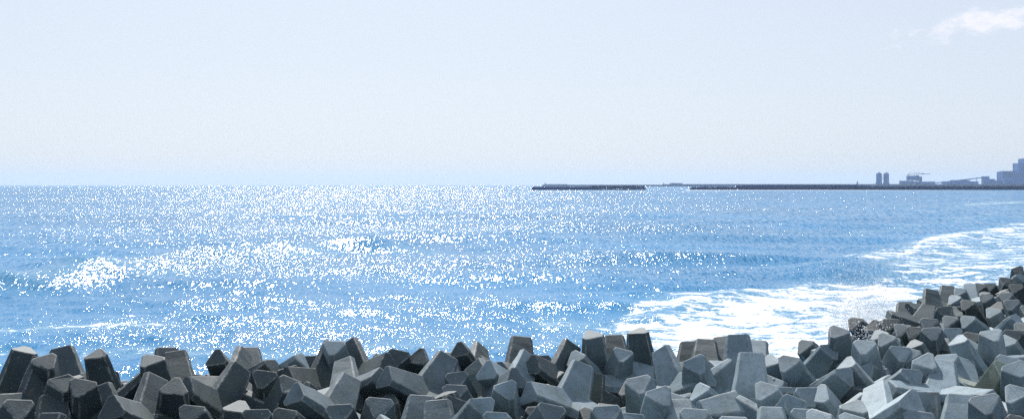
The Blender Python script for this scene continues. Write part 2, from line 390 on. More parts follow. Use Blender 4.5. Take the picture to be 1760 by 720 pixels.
# lower layer that fills the gaps between the blocks on top
crest_px = [(-260, 700), (-60, 690), (120, 685), (320, 678), (420, 655), (600, 650), (800, 645), (1000, 645), (1200, 645), (1350, 645), (1440, 625), (1530, 582), (1600, 545), (1660, 520), (1740, 496), (1830, 480), (1960, 462)]
crest = [at(x, y, ZH) for x, y in crest_px]
def crest_y(x):
    for a, b in zip(crest, crest[1:]):
        if a.x <= x <= b.x: return a.y + (b.y - a.y) * (x - a.x) / (b.x - a.x)
    return crest[0].y if x < crest[0].x else crest[-1].y
fr = random.Random(21)
tries = []
KEEP = None
yy = 22.0
while yy < 86:
    xx = -26.0
    while xx < 46:
        x = xx + fr.uniform(-.6, .6); y = yy + fr.uniform(-.6, .6)
        xx += 1.75
        if y > crest_y(x) + 1.6: continue
        px, py = px_of(x, y, 1.0)
        if px < -120 or px > 1880 or py > 850: continue
        dmin = min((o.location - Vector((x, y, 1.1))).length for o in placed)
        if dmin < 0.85: continue
        tries.append((x, y, dmin))
    yy += 1.6
KEEP = None #@@KEEP
for fi, (x, y, dm) in enumerate(tries):
    over = y - crest_y(x)
    z = 0.95 + fr.uniform(-.2, .25) - max(0, over) * 0.35
    dv = Vector((x, y, 0)).normalized()
    best = None
    for _ in range(14):      # settle with no arm sticking out squarely over the landward side
        q = Vector((fr.gauss(0, 1), fr.gauss(0, 1), fr.gauss(0, 1))).normalized()
        rm = Matrix.Rotation(fr.uniform(0, 6.28), 3, q)
        sc_ = max(-(rm @ d).dot(dv) for d in TD)
        if best is None or sc_ < best[0]: best = (sc_, rm)
        if sc_ < .62: break
    rot = best[1]
    px, py = px_of(x, y, 1)
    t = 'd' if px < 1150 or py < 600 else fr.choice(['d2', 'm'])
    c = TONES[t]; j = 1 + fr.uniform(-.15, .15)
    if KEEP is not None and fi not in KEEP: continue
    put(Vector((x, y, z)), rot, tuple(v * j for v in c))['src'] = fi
n_seen = len(placed)
er = random.Random(5)
for x in np.arange(-24, 60, 2.3):
    for y in np.arange(21, 100, 2.2):
        X_b, Y_b = x + er.uniform(-.5, .5), y + er.uniform(-.5, .5)
        if Y_b > crest_y(X_b) + 1.2: continue
        pxx, pyy = px_of(X_b, Y_b, 1.2)
        if -60 < pxx < 1840 and pyy < 800: continue
        if pxx > 2120 or pxx < -260 or pyy > 1000: continue
        if min((o.location - Vector((X_b, Y_b, 1.4))).length for o in placed) < 1.25: continue
        q = Vector((er.gauss(0, 1), er.gauss(0, 1), er.gauss(0, 1))).normalized()
        t = er.choice(['d', 'd2', 'm']); put(Vector((X_b, Y_b, 1.5 + er.uniform(-.3, .3))), Matrix.Rotation(er.uniform(0, 6.28), 3, q), TONES[t])
#@@LABELS
LABELS = [
    'near-black upright block, leftmost, crest row, by the left frame edge',
    'near-black right-leaning block, third from left, crest row, by the left frame edge',
    'near-black left-leaning block, rightmost, crest row, by the left frame edge',
    'near-black right-leaning block, second from left, crest row, by the left frame edge',
    'near-black upright block, leftmost, crest row, left of the crest notch',
    'near-black right-leaning block, second from left, crest row, left of the crest notch',
    'near-black upright block, fourth from left, crest row, left of the crest notch',
    'near-black left-leaning block, fifth from left, crest row, left of the crest notch',
    'near-black left-leaning block, rightmost, crest row, left of the crest notch',
    'near-black left-leaning block, right one, second row, by the left frame edge',
    'near-black right-leaning block, left one, second row, by the left frame edge',
    'near-black left-leaning block, second row, left of the crest notch',
    'near-black V-shaped block, third from left, crest row, left of the crest notch',
    'near-black right-leaning block, left one, fourth row, by the left frame edge',
    'near-black right-leaning block, third row, by the left frame edge',
    'near-black left-leaning block, sixth from left, crest row, left of the crest notch',
    'near-black V-shaped block, second from left, crest row, just right of the crest notch',
    'near-black right-leaning block, third from left, crest row, just right of the crest notch',
    'near-black right-leaning block, fourth from left, crest row, just right of the crest notch',
    'near-black V-shaped block, leftmost, crest row, just right of the crest notch',
    'near-black left-leaning block, third row, left of the crest notch',
    'near-black left-leaning block, left one, second row, just right of the crest notch',
    'near-black right-leaning block, second from left, third row, just right of the crest notch',
    'mid-grey right-leaning block, fifth from left, crest row, just right of the crest notch',
    'near-black V-shaped block, rightmost, crest row, just right of the crest notch',
    'near-black left-leaning block, sixth from left, crest row, just right of the crest notch',
    'mid-grey left-leaning block, leftmost, crest row, below the brightest sun glitter',
    'dark slate V-shaped block, second row, below the brightest sun glitter',
    'dark slate V-shaped block, second from left, crest row, below the brightest sun glitter',
    'near-black V-shaped block, third from left, crest row, below the brightest sun glitter',
    'near-black blunt-ended block, fourth from left, crest row, below the brightest sun glitter',
    'near-black left-leaning block, rightmost, crest row, below the brightest sun glitter',
    'dark slate V-shaped block, fifth from left, crest row, below the brightest sun glitter',
    'dark slate right-leaning block, third from left, fourth row, below the brightest sun glitter',
    'near-black V-shaped block, second from left, crest row, left of the detached breakwater',
    'dark slate blunt-ended block, third from left, crest row, left of the detached breakwater',
    'mid-grey right-leaning block, leftmost, crest row, left of the detached breakwater',
    'half-hidden near-black block, crest row, left of the detached breakwater',
    'dark slate V-shaped block, right one, second row, left of the detached breakwater',
    'dark slate left-leaning block, left one, third row, left of the detached breakwater',
    'dark slate left-leaning block, left one, second row, left of the detached breakwater',
    'mid-grey right-leaning block, rightmost, fourth row, left of the detached breakwater',
    'dark slate left-leaning block, leftmost, fourth row, left of the detached breakwater',
    'near-black right-leaning block, rightmost, crest row, left of the detached breakwater',
    'near-black right-leaning block, leftmost, crest row, below the detached breakwater',
    'mid-grey V-shaped block, fourth from left, crest row, left of the detached breakwater',
    'mid-grey right-leaning block, right one, third row, left of the detached breakwater',
    'near-black V-shaped block, second from left, crest row, below the detached breakwater',
    'dark slate upright block, fourth from left, crest row, below the detached breakwater',
    'near-black left-leaning block, fifth from left, crest row, below the detached breakwater',
    'near-black upright block, rightmost, crest row, below the detached breakwater',
    'mid-grey left-leaning block, third from left, crest row, below the detached breakwater',
    'mid-grey right-leaning block, sixth from left, crest row, below the detached breakwater',
    'mid-grey V-shaped block, right one, second row, below the detached breakwater',
    'mid-grey V-shaped block, left one, second row, below the detached breakwater',
    'mid-grey left-leaning block, fourth from left, fifth row, below the detached breakwater',
    'mid-grey left-leaning block, rightmost, third row, below the detached breakwater',
    'mid-grey right-leaning block, third row, below the breakwater gap',
    'mid-grey left-leaning block, left one, fifth row, left of the detached breakwater',
    'dark slate right-leaning block, leftmost, fifth row, below the detached breakwater',
    'dark slate right-leaning block, rightmost, fourth row, below the brightest sun glitter',
    'dark slate left-leaning block, leftmost, fourth row, below the brightest sun glitter',
    'near-black left-leaning block, right one, fifth row, just right of the crest notch',
    'near-black right-leaning block, left one, fifth row, just right of the crest notch',
    'mid-grey left-leaning block, left one, crest row, below the breakwater gap',
    'near-black left-leaning block, right one, crest row, below the breakwater gap',
    'near-black left-leaning block, leftmost, crest row, near the tall pale upright block',
    'near-black left-leaning block, third from left, crest row, near the tall pale upright block',
    'mid-grey upright block, fifth from left, crest row, near the tall pale upright block',
    'mid-grey right-leaning block, sixth from left, crest row, near the tall pale upright block',
    '',
    'pale grey right-leaning block, fourth from left, crest row, near the tall pale upright block',
    'mid-grey V-shaped block, second from left, crest row, near the tall pale upright block',
    'mid-grey left-leaning block, left one, third row, near the tall pale upright block',
    'mid-grey left-leaning block, right one, fourth row, below the breakwater gap',
    'pale grey left-leaning block, right one, third row, near the tall pale upright block',
    'mid-grey V-shaped block, fourth row, near the tall pale upright block',
    'mid-grey left-leaning block, rightmost, crest row, near the tall pale upright block',
    'mid-grey left-leaning block, leftmost, crest row, below the foam patch',
    'dark slate left-leaning block, second from left, crest row, below the foam patch',
    'pale grey left-leaning block, leftmost, fifth row, near the tall pale upright block',
    'pale grey left-leaning block, left one, fourth row, below the breakwater gap',
    'mid-grey left-leaning block, rightmost, fifth row, below the detached breakwater',
    'pale grey left-leaning block, second from left, fifth row, near the tall pale upright block',
    'mid-grey right-leaning block, left one, fourth row, below the foam patch',
    'mid-grey right-leaning block, left one, fifth row, below the foam patch',
    'dark slate upright block, rightmost, crest row, below the foam patch',
    'near-black left-leaning block, second from left, crest row, by the bursting spray',
    'near-black left-leaning block, third from left, crest row, by the bursting spray',
    'mid-grey right-leaning block, third from left, crest row, below the foam patch',
    'near-black V-shaped block, leftmost, crest row, below the harbour crane',
    'near-black left-leaning block, rightmost, crest row, by the bursting spray',
    'near-black left-leaning block, second from left, crest row, below the harbour crane',
    'near-black right-leaning block, third from left, crest row, below the harbour crane',
    'mid-grey left-leaning block, rightmost, crest row, below the harbour crane',
    'mid-grey right-leaning block, leftmost, crest row, by the right frame edge',
    'near-black left-leaning block, second from left, crest row, by the right frame edge',
    'near-black left-leaning block, third from left, crest row, by the right frame edge',
    'near-black right-leaning block, fifth from left, crest row, by the right frame edge',
    'near-black left-leaning block, sixth from left, crest row, by the right frame edge',
    'mid-grey right-leaning block, rightmost, crest row, by the right frame edge',
    'near-black left-leaning block, fourth from left, crest row, by the right frame edge',
    'near-black left-leaning block, rightmost, second row, by the right frame edge',
    'dark slate left-leaning block, fifth from left, second row, by the right frame edge',
    'mid-grey left-leaning block, fourth from left, crest row, below the harbour crane',
    'near-black left-leaning block, leftmost, second row, by the right frame edge',
    'dark slate left-leaning block, third from left, second row, by the right frame edge',
    '',
    'pale grey left-leaning block, second from left, third row, by the right frame edge',
    'dark slate left-leaning block, rightmost, third row, by the right frame edge',
    'mid-grey right-leaning block, left one, fourth row, by the right frame edge',
    'mid-grey left-leaning block, leftmost, third row, by the right frame edge',
    'half-hidden green-stained block, third row, below the harbour crane',
    'dark slate left-leaning block, rightmost, third row, below the harbour crane',
    'near-black right-leaning block, second row, below the harbour crane',
    'dark slate left-leaning block, second from left, third row, below the harbour crane',
    'dark slate left-leaning block, second from left, fourth row, below the harbour crane',
    'mid-grey left-leaning block, rightmost, fourth row, below the harbour crane',
    'near-black left-leaning block, leftmost, third row, below the harbour crane',
    'dark slate left-leaning block, rightmost, second row, by the bursting spray',
    'near-black left-leaning block, fourth from left, crest row, by the bursting spray',
    'near-black left-leaning block, leftmost, crest row, by the bursting spray',
    'near-black left-leaning block, second from left, fifth row, by the right frame edge',
    'near-black left-leaning block, rightmost, sixth row, by the right frame edge',
    'dark slate left-leaning block, rightmost, fifth row, by the right frame edge',
    'dark slate left-leaning block, right one, fourth row, by the right frame edge',
    'pale grey left-leaning block, leftmost, second row, by the bursting spray',
    'mid-grey left-leaning block, right one, third row, by the bursting spray',
    'mid-grey right-leaning block, fourth row, by the bursting spray',
    'mid-grey blunt-ended block, fifth row, by the bursting spray',
    'mid-grey left-leaning block, left one, third row, by the bursting spray',
    '',
    'mid-grey right-leaning block, rightmost, sixth row, by the bursting spray',
    'pale grey left-leaning block, left one, sixth row, below the harbour crane',
    'mid-grey left-leaning block, left one, fifth row, below the harbour crane',
    'pale grey left-leaning block, right one, sixth row, below the harbour crane',
    'mid-grey upright block, leftmost, fifth row, by the right frame edge',
    'pale grey upright block, third from left, fifth row, by the right frame edge',
    'mid-grey left-leaning block, second from left, sixth row, by the right frame edge',
    'pale grey right-leaning block, left one, eighth row, by the right frame edge',
    'green-stained right-leaning block, right one, seventh row, by the right frame edge',
    'mid-grey right-leaning block, left one, seventh row, by the right frame edge',
    'mid-grey right-leaning block, seventh row, below the harbour crane',
    'pale grey V-shaped block, seventh row, by the bursting spray',
    'pale grey left-leaning block, right one, fourth row, below the foam patch',
    'pale grey left-leaning block, right one, fifth row, below the foam patch',
    'mid-grey left-leaning block, leftmost, tenth row, by the right frame edge',
    'mid-grey left-leaning block, right one, eighth row, by the right frame edge',
    'mid-grey left-leaning block, rightmost, tenth row, by the right frame edge',
    'mid-grey right-leaning block, third row, below the foam patch',
    'mid-grey right-leaning block, right one, tenth row, below the harbour crane',
    'mid-grey left-leaning block, left one, tenth row, below the harbour crane',
    '',
    'pale grey left-leaning block, leftmost, sixth row, by the bursting spray',
    'pale grey left-leaning block, rightmost, fifth row, near the tall pale upright block',
    'half-hidden dark slate block, left one, tenth row, by the right frame edge',
    '',
    '',
    '',
    '',
    '',
    '',
    '',
    '',
    '',
    '',
    '',
    '',
    'half-hidden dark slate block, right one, tenth row, by the right frame edge',
    '',
    'near-black upright block, fourth row, just right of the crest notch',
    'near-black upright block, third from left, fourth row, left of the detached breakwater',
    'half-hidden near-black block, fifth row, left of the detached breakwater',
    '',
    'mid-grey upright block, second from left, sixth row, by the bursting spray',
    '',
    '',
    '',
    '',
    'half-hidden near-black block, fifth row, just right of the crest notch',
    '',
    '',
    'near-black upright block, second from left, fourth row, left of the detached breakwater',
    'near-black right-leaning block, right one, fifth row, left of the detached breakwater',
    'near-black upright block, second from left, fifth row, below the detached breakwater',
    'half-hidden dark slate block, fifth row, near the tall pale upright block',
    '',
    'mid-grey upright block, ninth row, below the harbour crane',
    '',
    '',
    '',
    '',
    '',
    '',
    'near-black right-leaning block, second from left, fourth row, below the brightest sun glitter',
    'near-black upright block, fourth from left, fourth row, below the brightest sun glitter',
    'half-hidden near-black block, third row, below the detached breakwater',
    'near-black right-leaning block, third from left, fifth row, below the detached breakwater',
    '',
    '',
    'half-hidden mid-grey block, tenth row, below the harbour crane',
    '',
    '',
    '',
    '',
    'near-black right-leaning block, leftmost, third row, just right of the crest notch',
    'half-hidden near-black block, third row, just right of the crest notch',
    'near-black left-leaning block, rightmost, third row, just right of the crest notch',
    'near-black upright block, fifth from left, fourth row, below the brightest sun glitter',
    'near-black right-leaning block, leftmost, third row, below the detached breakwater',
    'near-black left-leaning block, second from left, third row, below the detached breakwater',
    '',
    'half-hidden mid-grey block, third row, near the tall pale upright block',
    '',
    'near-black upright block, right one, second row, just right of the crest notch',
    'half-hidden near-black block, second row, below the brightest sun glitter',
    '',
    '',
    '',
    '',
    'near-black left-leaning block, fourth row, below the detached breakwater',
    'half-hidden mid-grey block, fourth row, near the tall pale upright block',
    '',
    '',
    '',
    '',
    '',
    '',
    '',
    '',
    '',
    '',
    '',
    '',
    '',
    '',
    '',
    '',
    '',
    '',
    'dark slate upright block, leftmost, fourth row, below the harbour crane',
    'mid-grey upright block, leftmost, sixth row, by the right frame edge',
    '',
    '',
    'half-hidden mid-grey block, third row, by the bursting spray',
    'dark slate left-leaning block, right one, fifth row, below the harbour crane',
    '',
    'mid-grey left-leaning block, second from left, second row, by the bursting spray',
    '',
    '',
    '',
    '',
    'half-hidden mid-grey block, fourth row, below the harbour crane',
    'half-hidden mid-grey block, fifth row, by the right frame edge',
    '',
    '',
    '',
    '',
    '',
    '',
    '',
    '',
    '',
    'half-hidden near-black block, second row, below the harbour crane',
    'near-black left-leaning block, third from left, third row, by the right frame edge',
    '',
    '',
    '',
    'half-hidden near-black block, third row, by the right frame edge',
    '',
    '',
    '',
    'half-hidden near-black block, second row, by the right frame edge',
    '',
    '',
    '',
    '',
    'near-black upright block, second from left, second row, by the right frame edge',
    'near-black upright block, fourth from left, second row, by the right frame edge',
    '',
    '',
    '',
    '',
    '',
    '',
    '',
    '',
    '',
    '',
    '',
    '',
    '',
    '',
    '',
    '',
    '',
    '',
    '',
    '',
    '',
    '',
    '',
    '',
    '',
    '',
    '',
    '',
    '',
    '',
    '',
    '',
    '',
    'near-black right-leaning block, right one, fourth row, by the left frame edge',
    '',
    '',
    '',
    '',
    '',
    'mid-grey right-leaning block, fifth row, below the brightest sun glitter',
    '',
    '',
    '',
    '',
    '',
    '',
    '',
    '',
    '',
    '',
    '',
    'near-black upright block, second from left, tenth row, by the right frame edge',
    '',
    '',
    '',
    '',
    '',
    '',
    '',
    '',
    '',
    '',
    '',
    '',
    '',
    '',
    '',
    '',
    '',
    '',
    '',
    '',
    '',
    '',
    '',
    '',
    '',
    '',
    '',
    '',
    '',
    '',
    '',
    '',
    '',
    '',
    '',
    '',
    '',
    '',
    '',
    '',
    '',
    '',
    '',
    '',
    '',
    '',
    '',
    '',
    '',
    '',
    '',
    '',
    '',
    '',
    '',
    '',
    '',
    '',
    '',
    '',
    '',
    '',
    '',
    '',
    '',
    '',
    '',
]
BURIED = 'concrete block buried out of sight beneath the top layer of the pile'
for o, lb in zip(placed, LABELS + [''] * (len(placed) - len(LABELS))):
    tag(o, lb or BURIED, 'concrete block', GROUP if lb else 'blocks buried inside the pile')
for o in placed[n_seen:]:
    if o['label'] == BURIED: tag(o, 'concrete block of the pile beyond the edge of the photograph', 'concrete block', 'blocks beyond the frame')
#@@END

# ------------------------------------------------------------------ rubble bank under the blocks
xs = np.linspace(-60, 90, 151); vs = np.array([-60, -30, -12, -6, -3, -1, 0, 1.5, 3.5, 6, 9, 14])
co = []
for x in xs:
    cy = crest_y(x)
    for v in vs:
        z = 0.35 if v <= 0 else 0.35 - v * 0.42
        co.append((x, cy + v, z + nr.uniform(-.12, .12)))
co = np.array(co); nv = len(vs)
idx = np.array([(i * nv + j, (i + 1) * nv + j, (i + 1) * nv + j + 1, i * nv + j + 1) for i in range(len(xs) - 1) for j in range(nv - 1)])
tag(link('ground', mesh_np('ground', co, idx, m_rock)), kind='structure')

# ------------------------------------------------------------------ sea
def seg_d(px, py, pts):
    best = np.full(px.shape, 1e9)
    for (x0, y0), (x1, y1) in zip(pts, pts[1:]):
        dx, dy = x1 - x0, y1 - y0
        t = np.clip(((px - x0) * dx + (py - y0) * dy) / (dx * dx + dy * dy + 1e-9), 0, 1)
        best = np.minimum(best, np.hypot(px - (x0 + t * dx), (py - (y0 + t * dy)) * 2.2))
    return best
# rows: even in the angle below the horizon, then far ones
u = np.concatenate([np.linspace(0.45, 0.0040, 620), np.geomspace(0.0038, 0.00055, 30)])
rad = CAMZ / u
ang = np.concatenate([np.arange(-180, -34, 2.0), np.arange(-33, 33, 0.075), np.arange(34, 180.1, 2.0)])
A, RD = np.meshgrid(np.radians(ang), rad)
X0 = RD * np.sin(A); Y0 = RD * np.cos(A)
Z = np.zeros_like(X0); DX = np.zeros_like(X0); DY = np.zeros_like(X0)
space = np.gradient(rad)[:, None] * np.ones_like(X0)
wr = np.random.RandomState(5)
def waves(n, l0, l1, amp_slope, main, spread):
    global Z, DX, DY
    for i in range(n):
        L = l0 * (l1 / l0) ** wr.rand()
        th = R(main + wr.normal(0, spread)); k = 2 * math.pi / L
        kx, ky = k * math.sin(th), k * math.cos(th)
        a = amp_slope / k * (0.6 + 0.8 * wr.rand()) / math.sqrt(n)
        ph = kx * X0 + ky * Y0 + wr.rand() * 6.28
        att = np.clip((L / (space * 2.5) - 0.6), 0, 1)
        Z += a * att * np.cos(ph)
        DX -= 0.8 * a * att * math.sin(th) * np.sin(ph); DY -= 0.8 * a * att * math.cos(th) * np.sin(ph)
waves(10, 30, 70, 0.045, 172, 9)
waves(26, 7, 26, 0.12, 178, 26)
waves(40, 1.6, 7, 0.17, 180, 42)
waves(36, 0.6, 1.6, 0.20, 180, 60)
PX, PY = 880 + F * X0 / np.maximum(Y0, 1e-3), HOR + CAMZ * F / np.maximum(Y0, 1e-3)
front = (Y0 > 5)
# two breaking swell lines read off the picture, raised where they stand
def ridge(pts, width, height, fade=150.0):
    W = [at(x, y, 0) for x, y in pts]
    d = np.full(X0.shape, 1e9)
    for a, b in zip(W, W[1:]):
        dx, dy = b.x - a.x, b.y - a.y
        t = np.clip(((X0 - a.x) * dx + (Y0 - a.y) * dy) / (dx * dx + dy * dy), 0, 1)
        dd = np.hypot(X0 - a.x - t * dx, Y0 - a.y - t * dy); d = np.minimum(d, dd)
    tp = np.clip((pts[-1][0] - PX) / fade, 0, 1) * np.clip((PX - pts[0][0]) / fade, 0, 1)     # the swell dies away towards its ends
    return height * np.exp(-(d / width) ** 2) * tp * tp * (3 - 2 * tp) * front
Z += ridge([(-150, 505), (60, 492), (200, 472), (330, 455), (480, 440), (640, 428), (780, 420)], 3.6, 1.7) * (0.9 + 0.1 * np.sin(X0 * 0.31 + 1.3))
Z += ridge([(1280, 500), (1400, 478), (1480, 455), (1580, 425), (1700, 400), (1850, 385)], 3.5, 0.5)
Z += ridge([(1050, 560), (1150, 540), (1300, 515), (1420, 492)], 1.8, 0.35)
Z += ridge([(780, 395), (930, 385), (1080, 378), (1180, 368)], 6, 0.4)
# foam cover 0..1
foam = np.zeros_like(X0)
def band(pts, wpx, val):
    global foam
    d = seg_d(PX, PY, pts)
    foam = np.maximum(foam, val * np.exp(-(d / wpx) ** 2) * front)
def area(poly, val, soft):
    global foam
    inside = np.zeros(PX.shape, bool); n = len(poly)
    for i in range(n):
        (x0, y0), (x1, y1) = poly[i], poly[(i + 1) % n]
        if y0 == y1: continue
        c = ((y0 > PY) != (y1 > PY)) & (PX < (x1 - x0) * (PY - y0) / (y1 - y0) + x0)
        inside ^= c
    d = seg_d(PX, PY, poly + [poly[0]])
    foam = np.maximum(foam, val * np.where(inside, 1.0, np.exp(-(d / soft) ** 2)) * front)
area([(1060, 556), (1110, 532), (1210, 524), (1300, 506), (1400, 488), (1500, 482), (1570, 470), (1700, 462), (1760, 455), (1950, 420), (1950, 520), (1700, 530), (1560, 620), (1100, 620)], 0.82, 22)
area([(1440, 452), (1530, 436), (1640, 408), (1760, 388), (1960, 360), (1960, 470), (1700, 478), (1560, 470)], 0.76, 16)
area([(1180, 540), (1330, 520), (1460, 500), (1560, 500), (1600, 540), (1500, 620), (1150, 620)], 0.92, 24)
band([(1470, 455), (1560, 440), (1590, 420), (1700, 402), (1850, 385)], 18, .9)
band([(1660, 352), (1760, 347), (1900, 345)], 8, .75)
band([(1440, 405), (1600, 385), (1700, 372)], 8, .5)
band([(930, 552), (1010, 556), (1060, 562)], 16, .8)
band([(-100, 574), (60, 570), (180, 568), (295, 565)], 11, .85)
band([(140, 606), (220, 600), (340, 612), (480, 618), (640, 612)], 16, .75)
band([(-100, 600), (0, 604), (60, 610)], 16, .7)
band([(600, 600), (800, 596), (1000, 592), (1100, 600)], 18, .62)
band([(-150, 505), (60, 494), (200, 476), (330, 460), (480, 446), (600, 440)], 18, .62)
band([(560, 444), (700, 430), (760, 436)], 11, .45)
band([(880, 394), (940, 388), (980, 392)], 9, .5)
band([(1480, 350), (1760, 356)], 5, .35)
band([(1180, 327), (1760, 326)], 4, .95)
band([(900, 328), (1110, 328)], 3, .8)
foam *= np.clip((PY - 318) / 4, 0, 1)
foam += front * 0.0
X = X0 + DX; Y = Y0 + DY
n0, n1_ = X.shape
co = np.stack([X, Y, Z], -1).reshape(-1, 3)
ii = np.arange(n0 * n1_).reshape(n0, n1_)
quads = np.stack([ii[:-1, :-1], ii[:-1, 1:], ii[1:, 1:], ii[1:, :-1]], -1).reshape(-1, 4)

m_sea, nt, out = mat('sea_water')
geo = N(nt, 'ShaderNodeNewGeometry'); P = geo.outputs['Position']
cdn = N(nt, 'ShaderNodeVectorMath', {0: P, 1: (0, 0, 0)}, operation='DISTANCE').outputs['Value']
fa = N(nt, 'ShaderNodeAttribute', attribute_name='foam').outputs['Fac']
# wavelets: the slope of the water at the size of ripple that matters at each distance from the shore
gust = noise(nt, mapping(nt, P, (0.5, 1.3, 1)), 0.05, 4, 0.6)
lg = math_(nt, 'LOGARITHM', cdn, 2.0)
tilt = None
L0 = math.log2(34)
NB = 9
for k in range(NB):
    r_ = 34 * 2 ** (k * 0.85)
    sx = 1098 / r_ / 1.75; sy = max(8784 / (r_ * r_) / 0.65, sx / 6)
    nn = N(nt, 'ShaderNodeTexNoise', {'Vector': mapping(nt, P, (sx, sy, 1), (0, 0, 0), (k * 7.3, k * 3.1, 0)), 'Scale': 1.0, 'Detail': 4.0, 'Roughness': 0.7})
    c = L0 + k * 0.85
    wgt = maprange(nt, math_(nt, 'ABSOLUTE', math_(nt, 'SUBTRACT', lg, c)), 0.0, 0.85, 1, 0)
    if k == 0: wgt = maprange(nt, lg, c, c + 0.85, 1, 0)
    if k == NB - 1: wgt = maprange(nt, lg, c - 0.85, c, 0, 1)
    v = N(nt, 'ShaderNodeVectorMath', {0: nn.outputs['Color'], 1: (0.5, 0.5, 0.5)}, operation='SUBTRACT').outputs[0]
    v = N(nt, 'ShaderNodeVectorMath', {0: v, 'Scale': wgt}, operation='SCALE').outputs[0]
    tilt = v if tilt is None else N(nt, 'ShaderNodeVectorMath', {0: tilt, 1: v}, operation='ADD').outputs[0]
ts = N(nt, 'ShaderNodeSeparateXYZ', {0: tilt})
amp = math_(nt, 'MULTIPLY', maprange(nt, gust, 0.3, 0.7, 0.72, 1.28), maprange(nt, lg, 5.4, 9.0, 0.59, 1.08))
tx = math_(nt, 'MULTIPLY', math_(nt, 'MULTIPLY', ts.outputs[0], TILT[0]), amp)
ty = math_(nt, 'MULTIPLY', math_(nt, 'MULTIPLY', ts.outputs[1], TILT[1]), amp)
# of the far water one sees chiefly the wave faces turned this way
bias = maprange(nt, lg, 5.5, 9.5, 0.055, 0.18)
ty = math_(nt, 'MINIMUM', math_(nt, 'SUBTRACT', ty, bias), 0.03)
gsep = N(nt, 'ShaderNodeSeparateXYZ', {0: geo.outputs['Normal']})
gx = math_(nt, 'ADD', math_(nt, 'MULTIPLY', gsep.outputs[0], 0.6), tx); gy = math_(nt, 'ADD', math_(nt, 'MULTIPLY', gsep.outputs[1], 0.6), ty)
nv_ = N(nt, 'ShaderNodeCombineXYZ', {0: gx, 1: gy, 2: gsep.outputs[2]}).outputs[0]
bmp = N(nt, 'ShaderNodeVectorMath', {0: nv_}, operation='NORMALIZE')
# foam: streaky lace, with finer holes
f1 = noise(nt, mapping(nt, P, (0.55, 1.1, 1), (0, 0, -.25)), 0.55, 6, 0.68, 0.7)
f2 = noise(nt, mapping(nt, P, (0.9, 1.4, 1), (0, 0, -.1)), 2.4, 5, 0.7, 0.5)
ff = math_(nt, 'ADD', math_(nt, 'MULTIPLY', f1, 0.62), math_(nt, 'MULTIPLY', f2, 0.38))
thr = math_(nt, 'SUBTRACT', 0.80, math_(nt, 'MULTIPLY', fa, 0.36))
fm = maprange(nt, math_(nt, 'SUBTRACT', ff, thr), -0.02, 0.05, 0, 1, True)
fm = math_(nt, 'MULTIPLY', fm, maprange(nt, fa, 0.02, 0.15))
deep = mix(nt, maprange(nt, noise(nt, P, 0.02, 3), 0.35, 0.65), (0.014, 0.165, 0.345), (0.024, 0.215, 0.44))
murk = math_(nt, 'MULTIPLY', fa, 0.5)
deep = mix(nt, murk, deep, (0.16, 0.34, 0.45))
wat = N(nt, 'ShaderNodeBsdfPrincipled', {'Base Color': deep, 'Roughness': 0.09, 'IOR': 1.333, 'Normal': bmp.outputs[0]})
fb = N(nt, 'ShaderNodeBump', {'Height': ff, 'Strength': 0.7, 'Distance': 0.5})
foa = N(nt, 'ShaderNodeBsdfPrincipled', {'Base Color': (0.86, 0.88, 0.9, 1), 'Roughness': 0.75, 'Normal': fb.outputs[0]})
ms = N(nt, 'ShaderNodeMixShader', {0: fm, 1: wat.outputs[0], 2: foa.outputs[0]})
nt.links.new(ms.outputs[0], out.inputs[0])
sea_me = mesh_np('sea', co, quads, m_sea)
at_ = sea_me.attributes.new('foam', 'FLOAT', 'POINT'); at_.data.foreach_set('value', foam.astype(np.float32).ravel())
sea_me.polygons.foreach_set('use_smooth', np.ones(len(quads), dtype=bool))
tag(link('water', sea_me), kind='structure')

# ------------------------------------------------------------------ offshore breakwaters
def low_tetra(bm, c, r_, q):
    for d in TD:
        a = q @ d; u_ = a.orthogonal().normalized(); v_ = a.cross(u_)
        lo, hi = [], []
        for k in range(5):
            an = 2 * math.pi * k / 5; e = u_ * math.cos(an) + v_ * math.sin(an)
            lo.append(bm.verts.new(c + e * r_ * .34)); hi.append(bm.verts.new(c + a * r_ + e * r_ * .22))
        for k in range(5): bm.faces.new((lo[k], lo[(k + 1) % 5], hi[(k + 1) % 5], hi[k]))
        bm.faces.new(hi)
def randrot(r):
    return Matrix.Rotation(r.uniform(0, 6.28), 3, Vector((r.gauss(0, 1), r.gauss(0, 1), r.gauss(0, 1))).normalized())
def armour(name, D, x0, x1, top, parent, seed):
    """a bank of interlocked blocks, steeper towards the open water, ragged along the top"""
    r = random.Random(seed); bm = bmesh.new()
    x = x0
    while x < x1:
        end = min(1, min(x - x0, x1 - x) / 6 + .45)
        for row, (dy, f) in enumerate(((-7.5, .05), (-5.2, .3), (-3.0, .55), (-1.0, .78), (1.2, .8), (3.4, .5))):
            c = Vector((x + r.uniform(-1.1, 1.1), D + dy + r.uniform(-.6, .6), top * f * end + r.uniform(-.5, .5)))
            low_tetra(bm, c, 2.0 * r.uniform(.9, 1.1), randrot(r))
        x += 2.5
    me = bpy.data.meshes.new(name); bm.to_mesh(me); bm.free(); me.materials.append(m_armour)
    o = link(name, me, parent); o['kind'] = 'stuff'
    return o
DB = 1677.0
def X_(px, D): return (px - 880) / F * D
def Z_(py, D): return CAMZ + (HOR - py) / F * D
bw = empty('breakwater', (X_(1010, DB), DB, 0), 'short detached breakwater, smooth dark wall at one end and rough blocks at the other', 'breakwater')
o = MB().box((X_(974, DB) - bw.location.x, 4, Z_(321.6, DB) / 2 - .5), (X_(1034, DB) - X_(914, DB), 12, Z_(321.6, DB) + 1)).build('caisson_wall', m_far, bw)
o = MB().box((X_(972, DB) - bw.location.x, 8.5, Z_(321.0, DB) - .4), (X_(1030, DB) - X_(916, DB), 2.0, .9)).build('parapet', m_far, bw)
